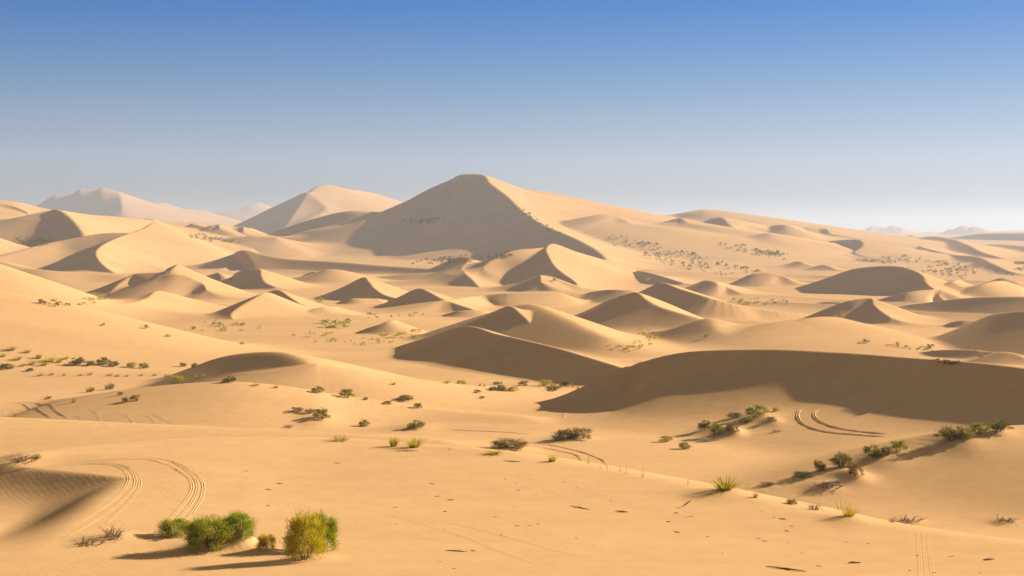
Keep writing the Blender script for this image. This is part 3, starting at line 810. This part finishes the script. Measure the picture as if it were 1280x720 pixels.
for i, (x, y) in enumerate([(50, 470), (64, 469), (80, 470), (100, 470), (112, 469), (136, 470), (146, 471), (158, 471), (176, 470), (193, 470), (208, 471), (216, 472), (247, 472), (256, 471)]):
    plant('grass', x, y, random.uniform(9, 16), random.uniform(4, 6), 'faint grass tuft in the thin line across the left mid slope', 'line of faint grass tufts on the left', k=i % 3)

# the hollow between the two dark lee faces
for x, y, w, h, kd, lb in [(708, 483, 20, 9, 'olive', 'dark shrub tucked where the two great shadows meet'), (681, 482, 20, 8, 'yellow', 'bright yellow green shrub in the hollow left of the dark one'),
                           (690, 489, 22, 7, 'olive', 'dark shrub in front of the bright yellow green shrub'), (628, 488, 18, 7, 'green', 'green shrub at the left of the shrubs in the hollow'),
                           (642, 489, 14, 6, 'yellow', 'yellow shrub beside the green one in the hollow'), (616, 488, 14, 5, 'olive', 'dark flat shrub at the far left of the shrubs in the hollow'),
                           (655, 482, 14, 6, 'dry', 'dry shrub at the edge of the middle shadow'), (620, 481, 10, 4, 'olive', 'small dark shrub behind the green one in the hollow'),
                           (577, 480, 14, 5, 'yellow', 'yellow tuft on the pale slope left of the hollow'), (558, 479, 16, 5, 'lush_grass', 'grass tuft on the pale slope left of the yellow tuft'),
                           (596, 491, 10, 4, 'dry', 'brown tuft on the pale sand left of the hollow'), (602, 498, 8, 3, 'dry', 'tiny brown tuft below the hollow'),
                           (492, 481, 12, 5, 'grass', 'thin straw tuft on the bare pale slope'), (660, 476, 8, 8, 'stalks', 'upright stalks at the edge of the middle shadow')]:
    plant(kd, x, y, w, h, lb)
for i in range(14):
    x = random.uniform(596, 722)
    plant('grass', x, random.uniform(478, 487), random.uniform(5, 9), random.uniform(4, 7), 'thin straw tuft in the hollow under the middle shadow', 'straw tufts in the hollow', k=i % 3)

# middle distance: single clumps one can point to
for x, y, w, h, kd, lb in [(423, 409, 34, 9, 'far_green', 'broad green clump on the flat right of the sharp lit pyramid'), (411, 404, 22, 6, 'far_green', 'smaller green clump at the upper left of the broad green one'),
                           (400, 378, 14, 6, 'far_green', 'green clump in the pale saddle behind the sharp lit pyramid'), (436, 402, 10, 4, 'far_olive', 'dark dot of scrub at the right end of the broad green clump'),
                           (480, 424, 16, 8, 'far_yellow', 'yellow bush at the left of the yellow brush strip'), (500, 422, 20, 7, 'far_yellow', 'largest yellow bush in the middle of the yellow brush strip'),
                           (522, 415, 16, 4, 'far_yellow', 'flat yellow bush at the right end of the yellow brush strip'), (692, 352, 8, 4, 'far_olive', 'lone bush below the lit ridge in the middle'),
                           (809, 352, 9, 5, 'far_green', 'lone green bush on the lit sand right of the great dune'), (883, 422, 7, 4, 'far_olive', 'dark dot bush at the foot of the soft shaded dune'),
                           (1082, 428, 14, 4, 'far_olive', 'dark flat bush alone on the pale plain right of centre'), (1153, 436, 10, 4, 'far_yellow', 'yellow tuft above the long dark crest on the right'),
                           (1166, 433, 7, 3, 'far_olive', 'small dark tuft above the long dark crest on the right'), (1226, 447, 14, 4, 'far_olive', 'dark bush on the little dune at the right edge'),
                           (182, 411, 10, 5, 'far_olive', 'dark bush at the left of three on the left plain'), (129, 407, 9, 4, 'far_yellow', 'yellowish bush on the lower flank of the big left slope'),
                           (210, 421, 10, 3, 'far_olive', 'flat bush in front of the dark ones on the left plain'), (242, 412, 7, 4, 'far_olive', 'upright dark bush on the left plain'),
                           (303, 431, 9, 3, 'far_olive', 'small bush just behind the round lee face'), (279, 413, 9, 5, 'far_green', 'green bush inside the shadow foot of the sharp lit pyramid')]:
    plant(kd, x, y, w, h, lb)

# scattered scrub, counted patch by patch
FAR = []
def patch(n, poly, size, kinds, label, group, tall=.55):
    many = label is None
    x0, x1 = min(p[0] for p in poly), max(p[0] for p in poly)
    y0, y1 = min(p[1] for p in poly), max(p[1] for p in poly)
    def inside(x, y):
        c = False
        for i in range(len(poly)):
            (xa, ya), (xb, yb) = poly[i], poly[i - 1]
            if (ya > y) != (yb > y) and x < (xb - xa) * (y - ya) / (yb - ya) + xa:
                c = not c
        return c
    cl = []
    while n > 0:
        x, y = random.uniform(x0, x1), random.uniform(y0, y1)
        if not inside(x, y):
            continue
        if cl and random.random() < .55:
            bx, by = random.choice(cl)
            x, y = bx + random.gauss(0, 9), by + random.gauss(0, 1.6)
            if not inside(x, y):
                continue
        cl.append((x, y))
        w = size * random.choice([.6, .8, 1, 1, 1.5])
        if many:
            x3, y3, z3 = spot(x, y)
            FAR.append((x3, y3, z3, w * math.hypot(x3, y3) / F, tall, random.choice(kinds)))
        else:
            plant(random.choice(kinds), x, y, w, w * tall, label, group, k=random.randrange(3))
        n -= 1

def distant_scrub():
    g = np.random.default_rng(5)
    for kd in sorted({f[5] for f in FAR}):
        me0 = proto(kd, 0)[0][1]
        nv = len(me0.vertices)
        co = np.empty(nv * 3, np.float32); me0.vertices.foreach_get('co', co); co = co.reshape(-1, 3)
        lp = np.empty(len(me0.loops), np.int32); me0.loops.foreach_get('vertex_index', lp); lp = lp.reshape(-1, 4)
        V, Fq = [], []
        for x, y, z, w, tall, kk_ in FAR:
            if kk_ != kd:
                continue
            a = g.uniform(0, 6.28)
            c, s_ = math.cos(a), math.sin(a)
            V.append(np.stack([(co[:, 0] * c - co[:, 1] * s_) * w + x, (co[:, 0] * s_ + co[:, 1] * c) * w + y, co[:, 2] * w * tall + z - .03], 1))
            Fq.append(lp + nv * (len(V) - 1))
        yield kd, np.concatenate(V), np.concatenate(Fq), me0.materials[0]

patch(119, [(512, 331), (540, 322), (600, 318), (640, 314), (640, 321), (600, 327), (560, 331)], 3.6, ['far_olive'], None, None)
patch(46, [(498, 279), (505, 275), (556, 272), (556, 276), (530, 281)], 3.2, ['far_olive'], None, None)
patch(78, [(760, 292), (800, 300), (850, 312), (915, 332), (955, 340), (905, 345), (850, 336), (790, 318), (752, 300)], 4.2, ['far_olive', 'far_olive', 'far_green'], 'small dark bush on the speckled sunlit slope right of the great dune', 'bushes on the speckled slope')
patch(67, [(875, 300), (920, 305), (985, 318), (985, 326), (930, 318)], 3.6, ['far_olive'], None, None)
patch(161, [(1060, 325), (1130, 320), (1200, 328), (1270, 345), (1205, 350), (1150, 340), (1100, 332)], 4.0, ['far_olive', 'far_olive', 'far_yellow'], None, None)
patch(31, [(1268, 328), (1282, 328), (1282, 340), (1268, 338)], 3.6, ['far_olive'], None, None)
patch(41, [(640, 258), (655, 262), (690, 285), (705, 296), (690, 292), (660, 272)], 3.0, ['far_olive'], None, None)
patch(67, [(225, 288), (262, 296), (300, 300), (320, 298), (300, 304), (262, 303), (235, 296)], 3.2, ['far_olive', 'far_green'], None, None)
patch(57, [(14, 297), (40, 296), (66, 299), (60, 307), (30, 308)], 3.6, ['far_olive'], None, None)
patch(52, [(912, 372), (985, 376), (985, 382), (925, 382)], 4.0, ['far_olive', 'far_yellow'], None, None)
patch(24, [(44, 378), (70, 379), (120, 372), (142, 367), (145, 371), (110, 382), (62, 386)], 6.5, ['far_green', 'far_yellow', 'far_olive'], 'green bush in the row along the trough below the left slope', 'row of bushes below the left slope')
patch(34, [(380, 427), (440, 424), (520, 419), (545, 424), (520, 430), (440, 433)], 6.0, ['far_yellow', 'far_yellow', 'far_green'], 'yellow tuft in the brush strip across the middle', 'yellow brush strip')
patch(22, [(140, 405), (260, 400), (330, 402), (360, 408), (300, 415), (200, 415)], 4.6, ['far_olive', 'far_green'], 'small bush dotted over the left plain', 'bushes on the left plain')
patch(16, [(330, 418), (400, 412), (430, 420), (380, 424)], 4.2, ['far_yellow'], 'small yellow tuft on the plain behind the round lee face', 'tufts behind the round lee face')
patch(14, [(440, 393), (480, 391), (530, 393), (530, 398), (460, 398)], 4.6, ['far_olive', 'far_green'], 'small dark bush on the flat in front of the little middle dunes', 'bushes in front of the little dunes')
patch(24, [(745, 430), (790, 422), (815, 428), (815, 440), (770, 440)], 5.5, ['far_yellow', 'far_green'], 'yellow green tuft in the trough right of the stacked lee faces', 'tufts right of the stacked lee faces')
patch(26, [(790, 412), (840, 418), (850, 424), (800, 424)], 4.5, ['far_yellow', 'far_olive'], 'small tuft along the foot of the soft shaded dune', 'tufts along the soft shaded dune')
patch(20, [(1095, 430), (1160, 432), (1190, 437), (1150, 442), (1090, 436)], 4.2, ['far_olive', 'far_yellow'], 'small tuft on the plain above the long dark crest', 'tufts above the long dark crest')
patch(14, [(1165, 449), (1200, 452), (1190, 457), (1160, 455)], 6, ['dry', 'dry'], 'dry brown tuft on the top of the long dark crest', 'dry tufts on the long dark crest', .4)

patch(150, [(760, 292), (800, 300), (850, 312), (915, 332), (955, 340), (905, 345), (850, 336), (790, 318), (752, 300)], 3, ['far_olive'], None, None)
VS, FS, MS, MI, off = [], [], [], [], 0
for kd, V_, F_, m_ in distant_scrub():
    VS.append(V_); FS.append(F_ + off); off += len(V_); MI += [len(MS)] * len(F_); MS.append(m_)
me_ = mesh_from('distant_scrub', np.concatenate(VS), np.concatenate(FS), MS[0])
for m_ in MS[1:]: me_.materials.append(m_)
me_.polygons.foreach_set('material_index', np.array(MI, np.int32))
o_ = bpy.data.objects.new('distant_scrub', me_); C.objects.link(o_); o_['kind'] = 'stuff'

# dry bits lying about on the near dune
def twig(x, y, length, ang, thick, label, group=None, up=0.0, knots=3):
    px, py, pz = spot(x, y)
    d = math.hypot(px, py)
    L_ = length * d / F
    V, Fq = [], []
    r = thick * d / F * .5
    n = 7
    for s in range(n):
        t = s / (n - 1) - .5
        bx = t * L_ * math.cos(ang) + random.gauss(0, .02) * L_
        by = t * L_ * math.sin(ang) + random.gauss(0, .02) * L_
        bz = ground(px + bx, py + by) - pz + r * .6 + up * L_ * (t + .5) + abs(random.gauss(0, .25)) * r
        k = r * (1.1 - .9 * abs(t) * 1.6)
        for q_ in range(5):
            th = 2 * math.pi * q_ / 5
            V.append((bx - math.sin(ang) * k * math.cos(th), by + math.cos(ang) * k * math.cos(th), bz + k * math.sin(th)))
    for s in range(n - 1):
        for q_ in range(5):
            Fq.append((s * 5 + q_, s * 5 + (q_ + 1) % 5, s * 5 + 5 + (q_ + 1) % 5, s * 5 + 5 + q_))
    for b in range(knots):
        s = random.randrange(1, n - 1)
        p = np.array(V[s * 5]); e = p + np.array([random.gauss(0, .16), random.gauss(0, .16), abs(random.gauss(0, .10)) + .02]) * L_
        b0 = len(V)
        for c, k in ((p, r * .6), (e, r * .2)):
            for q_ in range(3):
                th = 2 * math.pi * q_ / 3
                V.append((c[0] + k * math.cos(th), c[1] + k * math.sin(th), c[2] + k * .3 * q_))
        for q_ in range(3):
            Fq.append((b0 + q_, b0 + (q_ + 1) % 3, b0 + 3 + (q_ + 1) % 3, b0 + 3 + q_))
    o = bpy.data.objects.new('dry_twig', mesh_from('dry_twig', V, Fq, TWIG)); C.objects.link(o)
    o.location = (px, py, pz)
    o['label'] = label; o['category'] = 'twig'
    if group: o['group'] = group

twig(982, 712, 60, -.9, 2.4, 'long dark stick lying on the sand at the bottom of the picture', knots=1)
twig(725, 635, 40, -.9, 1.2, 'long thin twig line on the pale near dune below the faint track')
twig(777, 640, 16, -.4, 2.0, 'dark short twig right of the long thin twig line')
twig(858, 634, 12, .3, 2.0, 'small sprig standing up on the near dune below the grass tussock', up=.6, knots=5)
twig(1068, 704, 16, .2, 2.6, 'dark knotty bit of wood below the right tyre ribs', knots=5)
twig(1236, 700, 16, .2, 2.6, 'curled brown bit of wood near the right edge of the near dune', knots=5)
twig(570, 689, 30, -.3, 1.6, 'forked dry twig right of the tall golden shrub', knots=4)
twig(640, 577, 22, -.3, 1.2, 'dry twig under the near crest below the flat grass mat')
twig(508, 564, 30, -.2, 1.2, 'straight dry twig just in front of the arching grass')
n = 0
while n < 60:
    x, y = random.uniform(300, 1275), random.uniform(560, 718)
    lim = np.interp(x, [300, 500, 700, 900, 1100, 1280], [556, 563, 588, 626, 670, 694])
    if y < lim or (x < 460 and y > 640) or random.random() < .45 * (y - lim) / 150:
        continue
    s = random.choice([.5, .7, 1, 1, 1.5])
    twig(x, y, random.uniform(3, 9) * s, random.uniform(-1.0, .9), random.uniform(.5, 1.05) * math.sqrt(s), 'tiny dry twig lying loose on the pale sand of the near dune', 'loose twigs on the near dune', knots=random.randrange(3))
    n += 1
# ---------------------------------------------------------------- air, light, camera
SUN_EL, SUN_AZ = math.radians(21.5), math.radians(25)     # azimuth from +x towards +y (to the right, beyond the dunes)

def haze(density):
    x0, x1, y0, y1, z0, z1 = -17000, 17000, -17000, 17000, float(H.min()) - 1.5, float(H.max()) + 3
    me = bpy.data.meshes.new('haze')
    v = [(x, y, z) for z in (z0, z1) for y in (y0, y1) for x in (x0, x1)]
    me.from_pydata(v, [], [(0, 2, 3, 1), (4, 5, 7, 6), (0, 1, 5, 4), (2, 6, 7, 3), (0, 4, 6, 2), (1, 3, 7, 5)])
    m = bpy.data.materials.new('haze'); m.use_nodes = True
    nt = m.node_tree; nt.nodes.clear()
    out = nt.nodes.new('ShaderNodeOutputMaterial')
    pv = nt.nodes.new('ShaderNodeVolumePrincipled')
    pv.inputs['Color'].default_value = (.54, .66, .87, 1)
    pv.inputs['Density'].default_value = density
    pv.inputs['Anisotropy'].default_value = .3
    nt.links.new(pv.outputs[0], out.inputs['Volume'])
    me.materials.append(m)
    o = bpy.data.objects.new('haze', me); C.objects.link(o); o['kind'] = 'stuff'

HAZE = 2.0e-4
SKY_STRETCH = 4.0
SKY_TONES = [(0, (.33, .33, .34)), (.02, (.64, .56, .52)), (.05, (1.5, 1.22, 1.0)), (.08, (1.38, 1.3, 1.14)), (.107, (.85, 1.22, 1.27)), (.16, (0, .86, 1.5)), (.24, (1.35, .9, .5)), (1, (2.3, 1.35, .55))]  # stops above the view are warmed and raised to fill the shaded sand
if HAZE: haze(HAZE)

w = bpy.data.worlds.new('World'); bpy.context.scene.world = w; w.use_nodes = True
nt = w.node_tree; bg = nt.nodes['Background']
sky = nt.nodes.new('ShaderNodeTexSky'); sky.sky_type = 'NISHITA'; sky.sun_disc = False
sky.sun_elevation = math.atan(SKY_STRETCH * math.tan(SUN_EL))      # the sky is drawn out upwards, so its sun stands at the lamp's place
sky.sun_rotation = math.pi / 2 - SUN_AZ
sky.altitude = 1200; sky.air_density = 1.0; sky.dust_density = 0.4; sky.ozone_density = 1.5
tcw = nt.nodes.new('ShaderNodeTexCoord')
mpw = nt.nodes.new('ShaderNodeMapping'); mpw.vector_type = 'POINT'; mpw.inputs['Scale'].default_value = (1, 1, SKY_STRETCH)
nrm = nt.nodes.new('ShaderNodeVectorMath'); nrm.operation = 'NORMALIZE'
nt.links.new(tcw.outputs['Generated'], mpw.inputs[0]); nt.links.new(mpw.outputs[0], nrm.inputs[0]); nt.links.new(nrm.outputs[0], sky.inputs[0])
hsv = nt.nodes.new('ShaderNodeHueSaturation'); hsv.inputs['Saturation'].default_value = 1.0
nt.links.new(sky.outputs[0], hsv.inputs['Color'])
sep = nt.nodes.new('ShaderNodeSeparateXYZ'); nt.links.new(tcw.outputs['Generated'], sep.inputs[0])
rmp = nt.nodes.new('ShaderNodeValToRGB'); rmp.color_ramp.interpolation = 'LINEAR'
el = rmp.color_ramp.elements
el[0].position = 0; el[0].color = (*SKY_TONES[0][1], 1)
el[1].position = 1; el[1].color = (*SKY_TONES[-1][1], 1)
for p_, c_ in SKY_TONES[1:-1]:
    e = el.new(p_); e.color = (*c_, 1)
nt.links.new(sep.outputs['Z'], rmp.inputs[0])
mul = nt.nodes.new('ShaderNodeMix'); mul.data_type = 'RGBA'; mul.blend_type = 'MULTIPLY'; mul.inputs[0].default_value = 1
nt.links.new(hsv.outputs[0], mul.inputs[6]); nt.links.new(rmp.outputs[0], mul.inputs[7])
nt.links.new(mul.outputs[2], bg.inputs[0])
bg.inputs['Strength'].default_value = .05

sd = bpy.data.lights.new('sun', 'SUN'); sd.energy = 5.0; sd.angle = math.radians(.53); sd.color = (1, .88, .70)
so = bpy.data.objects.new('sun', sd); C.objects.link(so)
from mathutils import Vector
dirv = Vector((math.cos(SUN_EL) * math.cos(SUN_AZ), math.cos(SUN_EL) * math.sin(SUN_AZ), math.sin(SUN_EL)))
so.rotation_euler = dirv.to_track_quat('Z', 'Y').to_euler()
so.location = (200, 150, 150)

cd = bpy.data.cameras.new('camera'); co_ = bpy.data.objects.new('camera', cd); C.objects.link(co_)
cd.sensor_width = 36; cd.lens = 36 * F / 1280; cd.clip_start = .1; cd.clip_end = 40000
co_.rotation_euler = (math.pi / 2 - PITCH, 0, 0)
sc = bpy.context.scene
sc.camera = co_
sc.view_settings.view_transform = 'Standard'; sc.view_settings.look = 'None'
sc.view_settings.exposure = 1.02; sc.view_settings.gamma = 1
sc.cycles.use_denoising = True
sc.cycles.max_bounces = 8; sc.cycles.diffuse_bounces = 6; sc.cycles.volume_bounces = 1
